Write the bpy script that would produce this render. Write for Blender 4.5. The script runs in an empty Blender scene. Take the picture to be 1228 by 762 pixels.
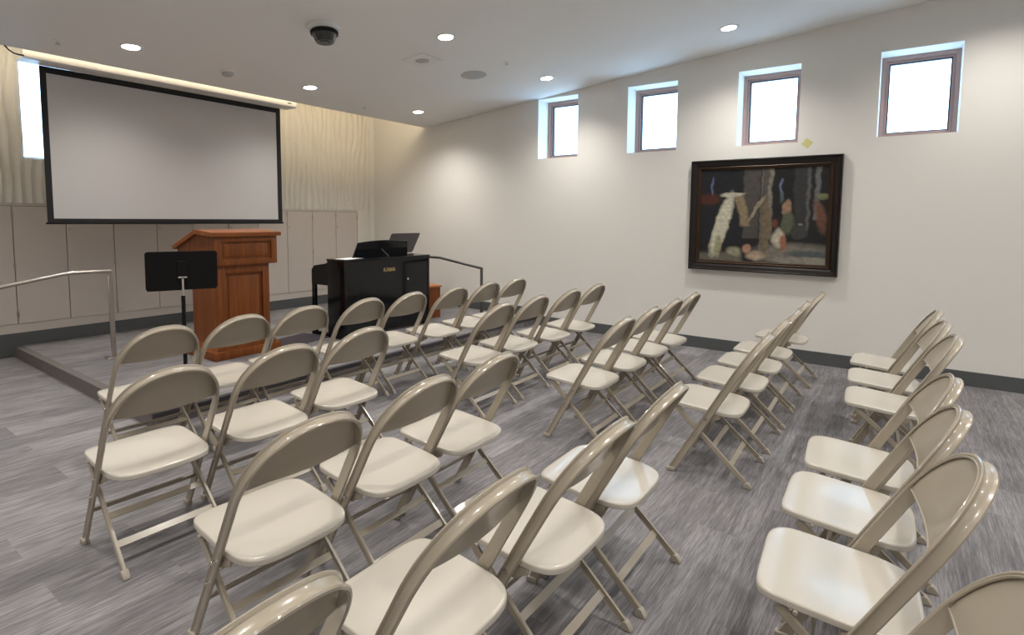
import bpy, bmesh, math, random
from mathutils import Vector, Matrix
random.seed(4)
PI = math.pi
scn = bpy.context.scene
C = scn.collection
V = Vector

# ------------------------------------------------------------------ camera, world, exposure
cam_d = bpy.data.cameras.new('camera')
cam = bpy.data.objects.new('camera', cam_d); C.objects.link(cam)
cam_d.sensor_width = 36.0
cam_d.lens = 660.97 * 36.0 / 1228.0
cam_d.shift_y = -(381.0 - 314.75) / 1228.0
cam_d.clip_start = 0.02
_r = V((0.58009981, -0.81448999, 0.00950095)); _u = V((0.05924611, 0.05382401, 0.99679129)); _w = V((0.81238790, 0.57767555, -0.07947867))
cam.matrix_world = Matrix(((_r.x, _u.x, -_w.x, 0), (_r.y, _u.y, -_w.y, 0), (_r.z, _u.z, -_w.z, 1.36), (0, 0, 0, 1)))
scn.camera = cam

scn.view_settings.view_transform = 'Standard'
scn.view_settings.look = 'None'
scn.view_settings.gamma = 1.0
scn.view_settings.use_curve_mapping = False
scn.view_settings.exposure = 0.78

world = bpy.data.worlds.new('world'); scn.world = world; world.use_nodes = True
_bg = world.node_tree.nodes['Background']
_bg.inputs['Color'].default_value = (0.42, 0.70, 1.0, 1)
_bg.inputs['Strength'].default_value = 4.4

SPOT_W = 43.0           # each recessed ceiling light
SPOT_COL = (1.0, 0.952, 0.885)
COVE_W = 8.0           # warm strip in the recess above the screen
COVE_COL = (1.0, 0.83, 0.60)

# ------------------------------------------------------------------ room measures (metres)
XR = 5.896      # right wall
YF = 6.854      # front wall (cabinets, wave panels)
XL, YB = -3.2, -3.6
PX, PY, PZ = 1.47, 3.83, 0.096   # platform left edge, front edge, height
CE_Y, CE_Z, CE_K = 5.76, 2.659, 0.0937
def ceil_z(y): return CE_Z + CE_K * (CE_Y - y)
CN = V((0, CE_K, 1)).normalized()

# ------------------------------------------------------------------ materials
def nmat(name):
    m = bpy.data.materials.new(name); m.use_nodes = True
    nt = m.node_tree; b = nt.nodes['Principled BSDF']
    return m, nt, b
def N(nt, t, **k):
    n = nt.nodes.new(t)
    for a, v in k.items(): setattr(n, a, v)
    return n
def mat(name, col, rough=0.5, metal=0.0, coat=0.0, noise=0.0, nscale=20.0, bump=0.0, bscale=200.0, spec=0.5):
    m, nt, b = nmat(name)
    b.inputs['Base Color'].default_value = (*col, 1)
    b.inputs['Roughness'].default_value = rough
    b.inputs['Metallic'].default_value = metal
    b.inputs['Specular IOR Level'].default_value = spec
    if coat:
        b.inputs['Coat Weight'].default_value = coat; b.inputs['Coat Roughness'].default_value = 0.08
    tc = N(nt, 'ShaderNodeTexCoord')
    if noise:
        nz = N(nt, 'ShaderNodeTexNoise'); nz.inputs['Scale'].default_value = nscale; nz.inputs['Detail'].default_value = 4
        nt.links.new(tc.outputs['Object'], nz.inputs['Vector'])
        mx = N(nt, 'ShaderNodeMixRGB'); mx.blend_type = 'MIX'
        mx.inputs[1].default_value = (*[c * (1 - noise) for c in col], 1); mx.inputs[2].default_value = (*[min(1, c * (1 + noise)) for c in col], 1)
        nt.links.new(nz.outputs['Fac'], mx.inputs[0]); nt.links.new(mx.outputs[0], b.inputs['Base Color'])
    if bump:
        nb = N(nt, 'ShaderNodeTexNoise'); nb.inputs['Scale'].default_value = bscale; nb.inputs['Detail'].default_value = 3
        nt.links.new(tc.outputs['Object'], nb.inputs['Vector'])
        bp = N(nt, 'ShaderNodeBump'); bp.inputs['Strength'].default_value = bump; bp.inputs['Distance'].default_value = 0.002
        nt.links.new(nb.outputs['Fac'], bp.inputs['Height']); nt.links.new(bp.outputs[0], b.inputs['Normal'])
    return m
def emis(name, col, s):
    m, nt, b = nmat(name)
    b.inputs['Base Color'].default_value = (*col, 1)
    b.inputs['Emission Color'].default_value = (*col, 1); b.inputs['Emission Strength'].default_value = s
    return m

def wood_mat(name, c1, c2, axis='Z'):
    m, nt, b = nmat(name)
    tc = N(nt, 'ShaderNodeTexCoord'); mp = N(nt, 'ShaderNodeMapping')
    mp.inputs['Scale'].default_value = {'Z': (14, 14, 0.9), 'X': (0.9, 14, 14), 'Y': (14, 0.9, 14)}[axis]
    nz = N(nt, 'ShaderNodeTexNoise'); nz.inputs['Scale'].default_value = 2.2; nz.inputs['Detail'].default_value = 6; nz.inputs['Distortion'].default_value = 0.8
    rp = N(nt, 'ShaderNodeValToRGB'); rp.color_ramp.elements[0].position = 0.3; rp.color_ramp.elements[1].position = 0.72
    rp.color_ramp.elements[0].color = (*c1, 1); rp.color_ramp.elements[1].color = (*c2, 1)
    nt.links.new(tc.outputs['Object'], mp.inputs[0]); nt.links.new(mp.outputs[0], nz.inputs['Vector'])
    nt.links.new(nz.outputs['Fac'], rp.inputs[0]); nt.links.new(rp.outputs[0], b.inputs['Base Color'])
    b.inputs['Roughness'].default_value = 0.38; b.inputs['Specular IOR Level'].default_value = 0.3; b.inputs['Coat Weight'].default_value = 0.06; b.inputs['Coat Roughness'].default_value = 0.15
    return m

def floor_mat(name):
    m, nt, b = nmat(name); L = nt.links.new
    tc = N(nt, 'ShaderNodeTexCoord')
    br = N(nt, 'ShaderNodeTexBrick'); br.offset = 0.37; br.offset_frequency = 2
    br.inputs['Scale'].default_value = 1.0; br.inputs['Mortar Size'].default_value = 0.0; br.inputs['Bias'].default_value = 0.0
    br.inputs['Brick Width'].default_value = 0.92; br.inputs['Row Height'].default_value = 0.23
    br.inputs['Color1'].default_value = (0, 0, 0, 1); br.inputs['Color2'].default_value = (1, 1, 1, 1)
    L(tc.outputs['Object'], br.inputs['Vector'])
    def streak(sx, sy, sc, det):
        mp = N(nt, 'ShaderNodeMapping'); mp.inputs['Scale'].default_value = (sx, sy, 1)
        L(tc.outputs['Object'], mp.inputs[0])
        # shift the streaks from plank to plank
        ad = N(nt, 'ShaderNodeVectorMath'); ad.operation = 'ADD'
        ml = N(nt, 'ShaderNodeVectorMath'); ml.operation = 'SCALE'; ml.inputs['Scale'].default_value = 7.0
        L(br.outputs['Color'], ml.inputs[0]); L(mp.outputs[0], ad.inputs[0]); L(ml.outputs[0], ad.inputs[1])
        n = N(nt, 'ShaderNodeTexNoise'); n.inputs['Scale'].default_value = sc; n.inputs['Detail'].default_value = det; n.inputs['Roughness'].default_value = 0.65
        L(ad.outputs[0], n.inputs['Vector']); return n
    s1 = streak(1.6, 22, 2.2, 5); s2 = streak(6, 150, 1.6, 3); s3 = streak(2.0, 2.6, 0.9, 2)
    def math_(op, a, bb):
        n = N(nt, 'ShaderNodeMath'); n.operation = op
        for i, q in enumerate((a, bb)):
            if isinstance(q, (int, float)): n.inputs[i].default_value = q
            else: L(q, n.inputs[i])
        return n.outputs[0]
    v = math_('ADD', math_('MULTIPLY', s1.outputs['Fac'], 0.50), math_('MULTIPLY', s2.outputs['Fac'], 0.70))
    v = math_('ADD', v, math_('MULTIPLY', s3.outputs['Fac'], 0.30))
    v = math_('ADD', v, math_('MULTIPLY', math_('SUBTRACT', br.outputs['Color'], 0.5), 0.10))
    rp = N(nt, 'ShaderNodeValToRGB'); cr = rp.color_ramp
    cr.elements[0].position = 0.48; cr.elements[0].color = (0.072, 0.068, 0.073, 1)
    cr.elements[1].position = 0.98; cr.elements[1].color = (0.36, 0.345, 0.355, 1)
    e = cr.elements.new(0.70); e.color = (0.168, 0.159, 0.166, 1)
    L(v, rp.inputs[0]); L(rp.outputs[0], b.inputs['Base Color'])
    b.inputs['Roughness'].default_value = 0.62; b.inputs['Specular IOR Level'].default_value = 0.35
    bp = N(nt, 'ShaderNodeBump'); bp.inputs['Strength'].default_value = 0.25; bp.inputs['Distance'].default_value = 0.002
    L(s2.outputs['Fac'], bp.inputs['Height']); L(bp.outputs[0], b.inputs['Normal'])
    return m

M_FLOOR = floor_mat('grey_plank_carpet')
M_WALL = mat('wall_paint', (0.87, 0.85, 0.805), 0.75, bump=0.15, bscale=260, noise=0.012, nscale=3)
M_CEIL = mat('ceiling_paint', (0.88, 0.87, 0.85), 0.85, noise=0.01, nscale=3)
M_WAVE = mat('wave_panel_cream', (0.76, 0.73, 0.66), 0.6, noise=0.01, nscale=3)
M_CAB = mat('cabinet_laminate', (0.62, 0.56, 0.51), 0.5, noise=0.02, nscale=6)
M_CABIN = mat('cabinet_gap', (0.05, 0.045, 0.04), 0.8, noise=0.05)
M_BASE = mat('rubber_base_grey', (0.096, 0.103, 0.106), 0.55, noise=0.05, nscale=8)
M_BLACK = mat('black_gloss_lacquer', (0.004, 0.004, 0.005), 0.11, coat=0.0, noise=0.1, spec=0.42)
M_BLACKM = mat('black_matte', (0.006, 0.006, 0.007), 0.55, noise=0.1, spec=0.22)
M_SCRBORDER = mat('screen_black_border', (0.010, 0.009, 0.010), 0.8, noise=0.1)
M_SCREEN = mat('screen_fabric', (0.52, 0.50, 0.49), 0.8, noise=0.01, nscale=2)
M_CASE = mat('screen_case_white', (0.80, 0.78, 0.74), 0.45, noise=0.01)
M_CHAIR = mat('beige_enamel_frame', (0.385, 0.335, 0.262), 0.26, coat=0.3, noise=0.03, nscale=9)
M_SEAT = mat('beige_enamel_seat', (0.53, 0.49, 0.425), 0.25, coat=0.15, noise=0.02, nscale=7)
M_HEM = mat('beige_enamel_hem', (0.385, 0.335, 0.262), 0.6, noise=0.03, spec=0.2)
M_CAP = mat('foot_cap_beige', (0.40, 0.36, 0.30), 0.6, noise=0.04)
M_STEEL = mat('satin_steel', (0.50, 0.46, 0.42), 0.32, metal=1.0, noise=0.04, nscale=30)
M_CHROME = mat('bright_steel', (0.75, 0.74, 0.72), 0.18, metal=1.0, noise=0.03)
M_WOOD = wood_mat('cherry_wood', (0.150, 0.040, 0.009), (0.250, 0.076, 0.016))
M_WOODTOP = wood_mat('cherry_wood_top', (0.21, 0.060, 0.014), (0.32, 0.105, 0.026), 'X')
M_OAK = wood_mat('orange_wood_top', (0.42, 0.15, 0.055), (0.56, 0.22, 0.085), 'Y')
M_WINF = mat('window_frame_bronze', (0.46, 0.31, 0.28), 0.42, metal=0.25, noise=0.03)
M_GASKET = mat('window_gasket', (0.02, 0.02, 0.03), 0.6, noise=0.05)
M_FRAME = mat('picture_frame_dark', (0.012, 0.008, 0.007), 0.34, coat=0.0, noise=0.1)
M_FRAMEIN = mat('picture_frame_bronze', (0.050, 0.026, 0.013), 0.4, metal=0.3, noise=0.15, nscale=40)
M_WHITE = mat('white_plastic', (0.80, 0.80, 0.78), 0.4, noise=0.01)
M_GRILLE = mat('speaker_grille', (0.50, 0.49, 0.48), 0.7, noise=0.25, nscale=400)
M_PAPER = mat('paper_white', (0.86, 0.86, 0.84), 0.7, noise=0.01)
M_YELLOW = mat('sticky_note_yellow', (0.72, 0.70, 0.30), 0.7, noise=0.02)
M_GOLD = mat('gold_lettering', (0.80, 0.60, 0.28), 0.3, metal=1.0, noise=0.03)
M_GREYSTAND = mat('grey_desk_metal', (0.13, 0.125, 0.13), 0.5, noise=0.05)
M_DOME = mat('dome_smoked', (0.010, 0.014, 0.016), 0.08, coat=1.0, noise=0.1)
M_MAT = mat('floor_mat_dark', (0.060, 0.050, 0.062), 0.9, noise=0.2, nscale=120)
M_LAMP = emis('downlight_lens', (1.0, 0.95, 0.88), 14.0)
M_COVE = emis('cove_strip', (1.0, 0.80, 0.52), 4.0)

def glass_mat():
    m, nt, b = nmat('window_glass'); nt.nodes.remove(b)
    out = nt.nodes['Material Output']
    t = N(nt, 'ShaderNodeBsdfTransparent'); g = N(nt, 'ShaderNodeBsdfGlossy'); g.inputs['Roughness'].default_value = 0.02
    mx = N(nt, 'ShaderNodeMixShader'); mx.inputs[0].default_value = 0.05
    nz = N(nt, 'ShaderNodeTexNoise'); nz.inputs['Scale'].default_value = 3
    rp = N(nt, 'ShaderNodeValToRGB'); rp.color_ramp.elements[0].color = (0.95, 0.96, 0.97, 1); rp.color_ramp.elements[1].color = (1, 1, 1, 1)
    nt.links.new(nz.outputs['Fac'], rp.inputs[0]); nt.links.new(rp.outputs[0], t.inputs['Color'])
    nt.links.new(t.outputs[0], mx.inputs[1]); nt.links.new(g.outputs[0], mx.inputs[2]); nt.links.new(mx.outputs[0], out.inputs[0])
    return m
M_GLASS = glass_mat()

# ------------------------------------------------------------------ mesh helpers
def BM(): return bmesh.new()
def box(bm, a, b, M=None):
    x0, y0, z0 = a; x1, y1, z1 = b
    vs = [bm.verts.new((x, y, z)) for z in (z0, z1) for y in (y0, y1) for x in (x0, x1)]
    if M is not None:
        for v in vs: v.co = M @ v.co
    for f in ((0, 2, 3, 1), (4, 5, 7, 6), (0, 1, 5, 4), (2, 6, 7, 3), (0, 4, 6, 2), (1, 3, 7, 5)):
        bm.faces.new([vs[i] for i in f])
    return vs
def bevel(bm, w, seg=2):
    bmesh.ops.bevel(bm, geom=list(bm.edges), offset=w, segments=seg, affect='EDGES', profile=0.5, clamp_overlap=True)
def prism(bm, pts, ax, a, b):
    """pts: 2-D outline, extruded along axis ax from a to b."""
    def P(p, t):
        if ax == 'x': return (t, p[0], p[1])
        if ax == 'y': return (p[0], t, p[1])
        return (p[0], p[1], t)
    A = [bm.verts.new(P(p, a)) for p in pts]; B = [bm.verts.new(P(p, b)) for p in pts]
    bm.faces.new(A); bm.faces.new(B[::-1])
    n = len(pts)
    for i in range(n): bm.faces.new((A[i], B[i], B[(i + 1) % n], A[(i + 1) % n]))
def tube(bm, pts, r, seg=10, cap=True):
    pts = [V(p) for p in pts]; rings = []
    t0 = (pts[1] - pts[0]).normalized()
    up = V((0, 0, 1)) if abs(t0.z) < 0.9 else V((1, 0, 0))
    n = t0.cross(up).normalized()
    for i, p in enumerate(pts):
        t = (pts[min(i + 1, len(pts) - 1)] - pts[max(i - 1, 0)]).normalized()
        n = (n - t * n.dot(t)).normalized(); bi = t.cross(n)
        rr = r[i] if isinstance(r, (list, tuple)) else r
        rings.append([bm.verts.new(p + (n * math.cos(2 * PI * k / seg) + bi * math.sin(2 * PI * k / seg)) * rr) for k in range(seg)])
    for A, B in zip(rings, rings[1:]):
        for k in range(seg): bm.faces.new((A[k], A[(k + 1) % seg], B[(k + 1) % seg], B[k]))
    if cap: bm.faces.new(rings[0][::-1]); bm.faces.new(rings[-1])
def disc_lathe(bm, prof, seg=32, M=None):
    """prof: list of (r, z) from top to bottom, closed at r=0 ends if r==0."""
    rings = []
    for r, z in prof:
        if r < 1e-6: rings.append([bm.verts.new((0, 0, z))])
        else: rings.append([bm.verts.new((r * math.cos(2 * PI * k / seg), r * math.sin(2 * PI * k / seg), z)) for k in range(seg)])
    for A, B in zip(rings, rings[1:]):
        for k in range(seg):
            k2 = (k + 1) % seg
            if len(A) == 1: bm.faces.new((A[0], B[k], B[k2]))
            elif len(B) == 1: bm.faces.new((A[k], B[0], A[k2]))
            else: bm.faces.new((A[k], B[k], B[k2], A[k2]))
    if M is not None:
        for v in bm.verts: v.co = M @ v.co
def smooth(me, ang=40):
    for p in me.polygons: p.use_smooth = True
    try: me.set_sharp_from_angle(angle=math.radians(ang))
    except Exception: pass
def obj(name, bm, m, parent=None, sm=True, kind=None, recalc=True):
    if recalc: bmesh.ops.recalc_face_normals(bm, faces=list(bm.faces))
    me = bpy.data.meshes.new(name); bm.to_mesh(me); bm.free()
    me.materials.append(m)
    if sm: smooth(me)
    o = bpy.data.objects.new(name, me); C.objects.link(o)
    if parent is not None: o.parent = parent
    if kind: o['kind'] = kind
    return o
def struct(name, bm, m, parent=None, sm=False, recalc=True):
    return obj(name, bm, m, parent, sm, None if parent else 'structure', recalc)
def thing(name, label, cat, loc=(0, 0, 0), rz=0.0, group=None):
    o = bpy.data.objects.new(name, None); C.objects.link(o); o.empty_display_size = 0.1
    o.location = loc; o.rotation_euler = (0, 0, rz); o['label'] = label; o['category'] = cat
    if group: o['group'] = group
    return o
def tag(o, label, cat, group=None):
    o['label'] = label; o['category'] = cat
    if group: o['group'] = group
    return o
def copy_tree(o, parent=None):
    c = o.copy(); C.objects.link(c); c.parent = parent
    for ch in list(o.children): copy_tree(ch, c)
    return c
def light(name, typ, loc, power, col, **k):
    d = bpy.data.lights.new(name, typ); d.energy = power; d.color = col
    for a, v in k.items(): setattr(d, a, v)
    o = bpy.data.objects.new(name, d); o.location = loc; C.objects.link(o); return o

# ================================================================== SETTING
# floor
bm = BM(); box(bm, (XL, YB, -0.08), (XR + 0.3, YF + 0.3, 0.0)); struct('floor', bm, M_FLOOR)
# raised platform with its nosing
bm = BM(); box(bm, (PX, PY, 0.0005), (XR, YF, PZ)); struct('trim_1', bm, M_FLOOR)['label'] = 'low carpeted platform at the front of the room'
bm = BM()
prism(bm, [(PY - 0.012, PZ - 0.03), (PY - 0.012, PZ + 0.003), (PY + 0.035, PZ + 0.003), (PY + 0.035, PZ + 0.0005), (PY - 0.0005, PZ + 0.0005), (PY - 0.0005, PZ - 0.03)], 'x', PX - 0.012, XR)
M_NOSE = mat('nosing_dark_grey', (0.055, 0.050, 0.055), 0.6, noise=0.1)
M_NOSE2 = mat('nosing_carpet_grey', (0.15, 0.130, 0.125), 0.7, noise=0.25, nscale=30)
struct('trim_2', bm, M_NOSE)
bm = BM()
box(bm, (PX - 0.006, PY, 0.001), (PX - 0.0005, YF, PZ + 0.002)); box(bm, (PX - 0.006, PY, PZ + 0.0005), (PX + 0.055, YF, PZ + 0.003))
struct('trim_3', bm, M_NOSE2)

# right wall with window openings
WIN_Y = [(3.25, 3.81), (2.05, 2.615), (0.875, 1.435), (-0.314, 0.25), (-1.50, -0.935), (-2.69, -2.125)]
WZ0, WZ1 = 2.108, 2.840
TH = 0.36
bm = BM()
ys = sorted([YB, YF + 0.25] + [y for w in WIN_Y for y in w])
for a, b in zip(ys, ys[1:]):
    mid = (a + b) / 2
    hole = any(w[0] < mid < w[1] for w in WIN_Y)
    if hole:
        box(bm, (XR, a, 0), (XR + TH, b, WZ0)); box(bm, (XR, a, WZ1), (XR + TH, b, 4.0))
    else:
        box(bm, (XR, a, 0), (XR + TH, b, 4.0))
bmesh.ops.remove_doubles(bm, verts=list(bm.verts), dist=1e-5)
struct('wall_right', bm, M_WALL)
# windows
RV = 0.235
for i, (y0, y1) in enumerate(WIN_Y):
    fx0, fx1 = XR + RV, XR + RV + 0.07
    bm = BM()
    fw = 0.052
    def ringf(bm, x0, x1, a, b, c, d, w):
        box(bm, (x0, a, c), (x1, a + w, d)); box(bm, (x0, b - w, c), (x1, b, d))
        box(bm, (x0, a + w, c), (x1, b - w, c + w)); box(bm, (x0, a + w, d - w), (x1, b - w, d))
    ringf(bm, fx0, fx1, y0, y1, WZ0, WZ1, 0.034)
    ringf(bm, fx0 + 0.018, fx1, y0 + 0.034, y1 - 0.034, WZ0 + 0.034, WZ1 - 0.034, 0.022)
    w = obj('window_%d' % (i + 1), bm, M_WINF, None, False, 'structure')
    bm = BM(); ringf(bm, fx0 + 0.026, fx1 - 0.006, y0 + 0.056, y1 - 0.056, WZ0 + 0.056, WZ1 - 0.056, 0.009)
    obj('gasket', bm, M_GASKET, w, False)
    bm = BM(); box(bm, (fx0 + 0.036, y0 + 0.064, WZ0 + 0.064), (fx0 + 0.044, y1 - 0.064, WZ1 - 0.064))
    obj('window_pane', bm, M_GLASS, w, False)
    p = light('sky_portal', 'AREA', (XR + TH + 0.02, (y0 + y1) / 2, (WZ0 + WZ1) / 2), 1.0, (1, 1, 1), shape='RECTANGLE', size=y1 - y0, size_y=WZ1 - WZ0)
    p.rotation_euler = (PI / 2, 0, PI / 2)      # shines toward -X
    p.data.cycles.is_portal = True

# front wall: lower structural wall, wave panels above the cabinets, with a window left of the screen
FX1 = 5.77
FWX0, FWX1, FWZ0, FWZ1 = 1.625, 2.10, 1.888, 3.20
bm = BM()
box(bm, (XL, YF + 0.03, 0), (FWX0, YF + 0.30, 4.0)); box(bm, (FWX1, YF + 0.03, 0), (XR + 0.1, YF + 0.30, 4.0))
box(bm, (FWX0, YF + 0.03, 0), (FWX1, YF + 0.30, FWZ0)); box(bm, (FWX0, YF + 0.03, FWZ1), (FWX1, YF + 0.30, 4.0))
struct('wall_front', bm, M_WALL)
# wavy relief panels
def wave_h(x, z):
    # long vertical ridges that wander, merge and fork
    d = 0.022 * math.sin(2.6 * z + 5.1 * x + 0.6) + 0.016 * math.sin(5.3 * z - 8.9 * x + 2.0) + 0.007 * math.sin(10.1 * z + 13.3 * x)
    p = (x + d * (0.75 + 0.5 * math.sin(1.3 * x + 0.8))) / 0.083
    s = 0.5 + 0.5 * math.sin(2 * PI * p + 0.6 * math.sin(2.7 * z + 7.2 * x))
    return 0.024 * (s ** 1.6)
bm = BM()
def wave_patch(x0, x1, z0, z1, dx=0.0125, dz=0.035):
    nx = max(2, int((x1 - x0) / dx)); nz = max(2, int((z1 - z0) / dz))
    g = [[bm.verts.new((x0 + (x1 - x0) * i / nx, YF + 0.012 - wave_h(x0 + (x1 - x0) * i / nx, z0 + (z1 - z0) * j / nz), z0 + (z1 - z0) * j / nz)) for i in range(nx + 1)] for j in range(nz + 1)]
    for j in range(nz):
        for i in range(nx):
            bm.faces.new((g[j][i], g[j][i + 1], g[j + 1][i + 1], g[j + 1][i]))
ZW0, ZW1 = 1.462, 3.6
wave_patch(-0.6, FWX0, ZW0, ZW1); wave_patch(FWX0, FWX1, ZW0, FWZ0); wave_patch(FWX0, FWX1, FWZ1, ZW1); wave_patch(FWX1, FX1, ZW0, ZW1)
struct('trim_4', bm, M_WAVE, sm=True, recalc=False)['label'] = 'cream panels with wavy vertical ridges above the cabinets'
bm = BM(); box(bm, (XL, YF + 0.001, 0), (-0.6, YF + 0.03, 4.0)); box(bm, (-0.6, YF + 0.0135, ZW0), (FWX0, YF + 0.03, ZW1)); box(bm, (FWX1, YF + 0.0135, ZW0), (FX1, YF + 0.03, ZW1))
box(bm, (FX1 - 0.004, YF - 0.006, PZ), (FX1, YF + 0.03, ZW1)); box(bm, (5.535, YF, PZ + 0.12), (FX1 - 0.004, YF + 0.03, ZW0))
struct('trim_6', bm, M_WAVE)
# front window: frame + pane
bm = BM()
for a, b in (((FWX0, YF + 0.17, FWZ0), (FWX0 + 0.03, YF + 0.22, FWZ1)), ((FWX1 - 0.03, YF + 0.17, FWZ0), (FWX1, YF + 0.22, FWZ1)), ((FWX0, YF + 0.17, FWZ0), (FWX1, YF + 0.22, FWZ0 + 0.03)), ((FWX0, YF + 0.17, FWZ1 - 0.03), (FWX1, YF + 0.22, FWZ1))):
    box(bm, a, b)
wf = struct('window_7', bm, M_WHITE)
bm = BM(); box(bm, (FWX0 + 0.03, YF + 0.19, FWZ0 + 0.03), (FWX1 - 0.03, YF + 0.198, FWZ1 - 0.03)); obj('window_pane', bm, M_GLASS, wf, False)
p = light('sky_portal', 'AREA', ((FWX0 + FWX1) / 2, YF + 0.32, (FWZ0 + FWZ1) / 2), 1.0, (1, 1, 1), shape='RECTANGLE', size=FWX1 - FWX0, size_y=FWZ1 - FWZ0)
p.rotation_euler = (-PI / 2, 0, 0); p.data.cycles.is_portal = True

# left and back walls (outside the picture, they close the room)
bm = BM(); box(bm, (XL - 0.2, YB - 0.2, 0), (XL, YF + 0.3, 4.0)); struct('wall_left', bm, M_WALL)
bm = BM(); box(bm, (XL, YB - 0.2, 0), (XR + TH, YB, 4.0)); struct('wall_back', bm, M_WALL)

# ceiling: sloped slab, and the higher recess beyond its front edge
bm = BM()
prism(bm, [(YB, ceil_z(YB)), (CE_Y, CE_Z), (CE_Y, CE_Z + 0.025), (YB, ceil_z(YB) + 0.025)], 'x', XL, XR)
struct('ceiling', bm, M_CEIL)
bm = BM(); box(bm, (XL, 5.35, 3.5), (XR, YF + 0.3, 3.6)); box(bm, (XL, 5.25, 2.735), (XR, 5.35, 3.6)); struct('trim_7', bm, M_CEIL)
# warm cove strip lying in the recess, out of sight behind the ceiling edge
bm = BM(); box(bm, (-1.0, 5.42, 2.90), (XR - 0.1, 5.47, 2.93))
cs = tag(obj('cove_light', bm, M_COVE, None, False), 'warm light strip hidden in the recess above the screen', 'light')
a = light('cove_glow', 'AREA', (2.45, 5.50, 2.95), COVE_W, COVE_COL, shape='RECTANGLE', size=6.2, size_y=0.30)
a.rotation_euler = (math.radians(72), 0, 0)      # faces +Y, tilted down to the wave panels
a.parent = cs

# baseboards
bm = BM()
BZ = 0.121
box(bm, (XR - 0.012, YB, 0.0005), (XR - 0.0002, PY - 0.013, BZ)); box(bm, (XR - 0.012, PY - 0.013, PZ + 0.004), (XR - 0.0002, YF - 0.002, PZ + BZ))
struct('baseboard_right', bm, M_BASE)
bm = BM()
box(bm, (PX + 0.02, YF - 0.012, PZ + 0.0035), (FX1, YF + 0.001, PZ + 0.127)); box(bm, (XL, YF - 0.012, 0.0005), (PX + 0.02, YF + 0.001, 0.223))
struct('baseboard_front', bm, M_BASE)

# ================================================================== WALL CABINETS (front wall)
seams = [-0.10, 0.28, 0.68, 1.10, 1.508, 1.915, 2.324, 2.739, 3.130, 3.549, 3.935, 4.347, 4.740, 5.136, 5.525]
CZ0, CZ1 = 0.31, 1.431
# continuous base strip and top strip
bm = BM(); box(bm, (-0.6, YF + 0.0015, 0.222), (5.535, YF + 0.029, CZ0 - 0.002)); box(bm, (-0.6, YF + 0.0015, CZ1 + 0.004), (5.535, YF + 0.029, ZW0))
struct('trim_5', bm, M_CAB)
hinge_at = {1, 4, 6, 8, 10, 12, 14}       # seams with hinges; locks sit at the others
pairs = [(2, 4), (4, 6), (6, 8), (8, 10), (10, 12), (12, 14)]
descs = ['at the far left beyond the handrail', 'left end, behind the handrail, below the bright window', 'behind the music stand, below the screen left half',
         'behind the wooden lectern, below the screen', 'below the lower right corner of the projection screen', 'last one on the right, behind the piano']
for k, (a, b) in enumerate(pairs):
    x0, xm, x1 = seams[a], seams[a + 1], seams[b]
    t = thing('wall_cabinet', 'greige two-door wall cabinet, ' + descs[k], 'cabinet', ((x0 + x1) / 2, YF, CZ0), 0, 'built-in wall cabinets')
    cx = (x0 + x1) / 2
    bm = BM(); box(bm, (x0 - cx + 0.001, 0.012, -0.001), (x1 - cx - 0.001, 0.029, CZ1 - CZ0 + 0.004)); obj('carcass', bm, M_CABIN, t, False)
    for (d0, d1, hs) in ((x0, xm, -1), (xm, x1, 1)):
        bm = BM(); box(bm, (d0 - cx + 0.003, -0.006, 0.0), (d1 - cx - 0.003, 0.011, CZ1 - CZ0)); bevel(bm, 0.0015, 1)
        d = obj('door', bm, M_CAB, t, False)
        hx = (d0 - cx + 0.003) if hs < 0 else (d1 - cx - 0.003)
        for hz in (0.09, 0.55, 1.03):
            bm = BM(); tube(bm, [(hx, -0.010, hz - 0.030), (hx, -0.010, hz + 0.030)], 0.0065, 8)
            h = obj('hinge', bm, M_STEEL, d)
    bm = BM()
    tube(bm, [(xm - cx + 0.030, -0.014, 0.905), (xm - cx + 0.030, -0.006, 0.905)], 0.011, 12); obj('lock', bm, M_STEEL, t)
    for sx in ((-0.018, 0.018)):
        bm = BM(); box(bm, (xm - cx + sx - 0.004, -0.012, 1.05), (xm - cx + sx + 0.004, -0.006, 1.10)); obj('pull', bm, M_CAB, t, False)

# ================================================================== PROJECTION SCREEN
t = thing('projection_screen', 'large pull-down projection screen with black border hanging before the cabinets', 'screen', (2.66, 6.03, 1.275))
ox, oy, oz = 2.66, 6.03, 1.275
bm = BM()
pf = [(-0.20, 1.344), (-0.20, 1.45), (-0.185, 1.468), (0.015, 1.468), (0.03, 1.45), (0.03, 1.344), (0.0, 1.338), (-0.17, 1.338)]
prism(bm, pf, 'x', 1.425 - ox, 3.84 - ox); obj('casing', bm, M_CASE, t, False)
bm = BM(); box(bm, (3.74 - ox, -0.2015, 1.372), (3.79 - ox, -0.2005, 1.384)); obj('maker_plate', bm, M_BLACKM, t, False)['label'] = 'small dark maker plate'
for e in (1.412, 3.84):
    bm = BM(); prism(bm, [(p[0] * 1.0, p[1]) for p in pf], 'x', e - ox, e - ox + 0.013); obj('end_cap', bm, M_WHITE, t, False)
x0, x1, z0, z1 = 1.560 - ox, 3.768 - ox, 0.0, 1.337
bm = BM(); box(bm, (x0, 0, 0.012), (x1, 0.002, z1)); obj('border', bm, M_SCRBORDER, t, False)
bm = BM(); box(bm, (1.606 - ox, -0.0015, 0.046), (3.712 - ox, -0.0003, 1.282)); obj('viewing_surface', bm, M_SCREEN, t, False)
bm = BM(); box(bm, (x0 - 0.01, -0.010, -0.004), (x1 + 0.01, 0.012, 0.014)); bevel(bm, 0.003, 2); obj('weight_bar', bm, M_BLACKM, t)
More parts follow.
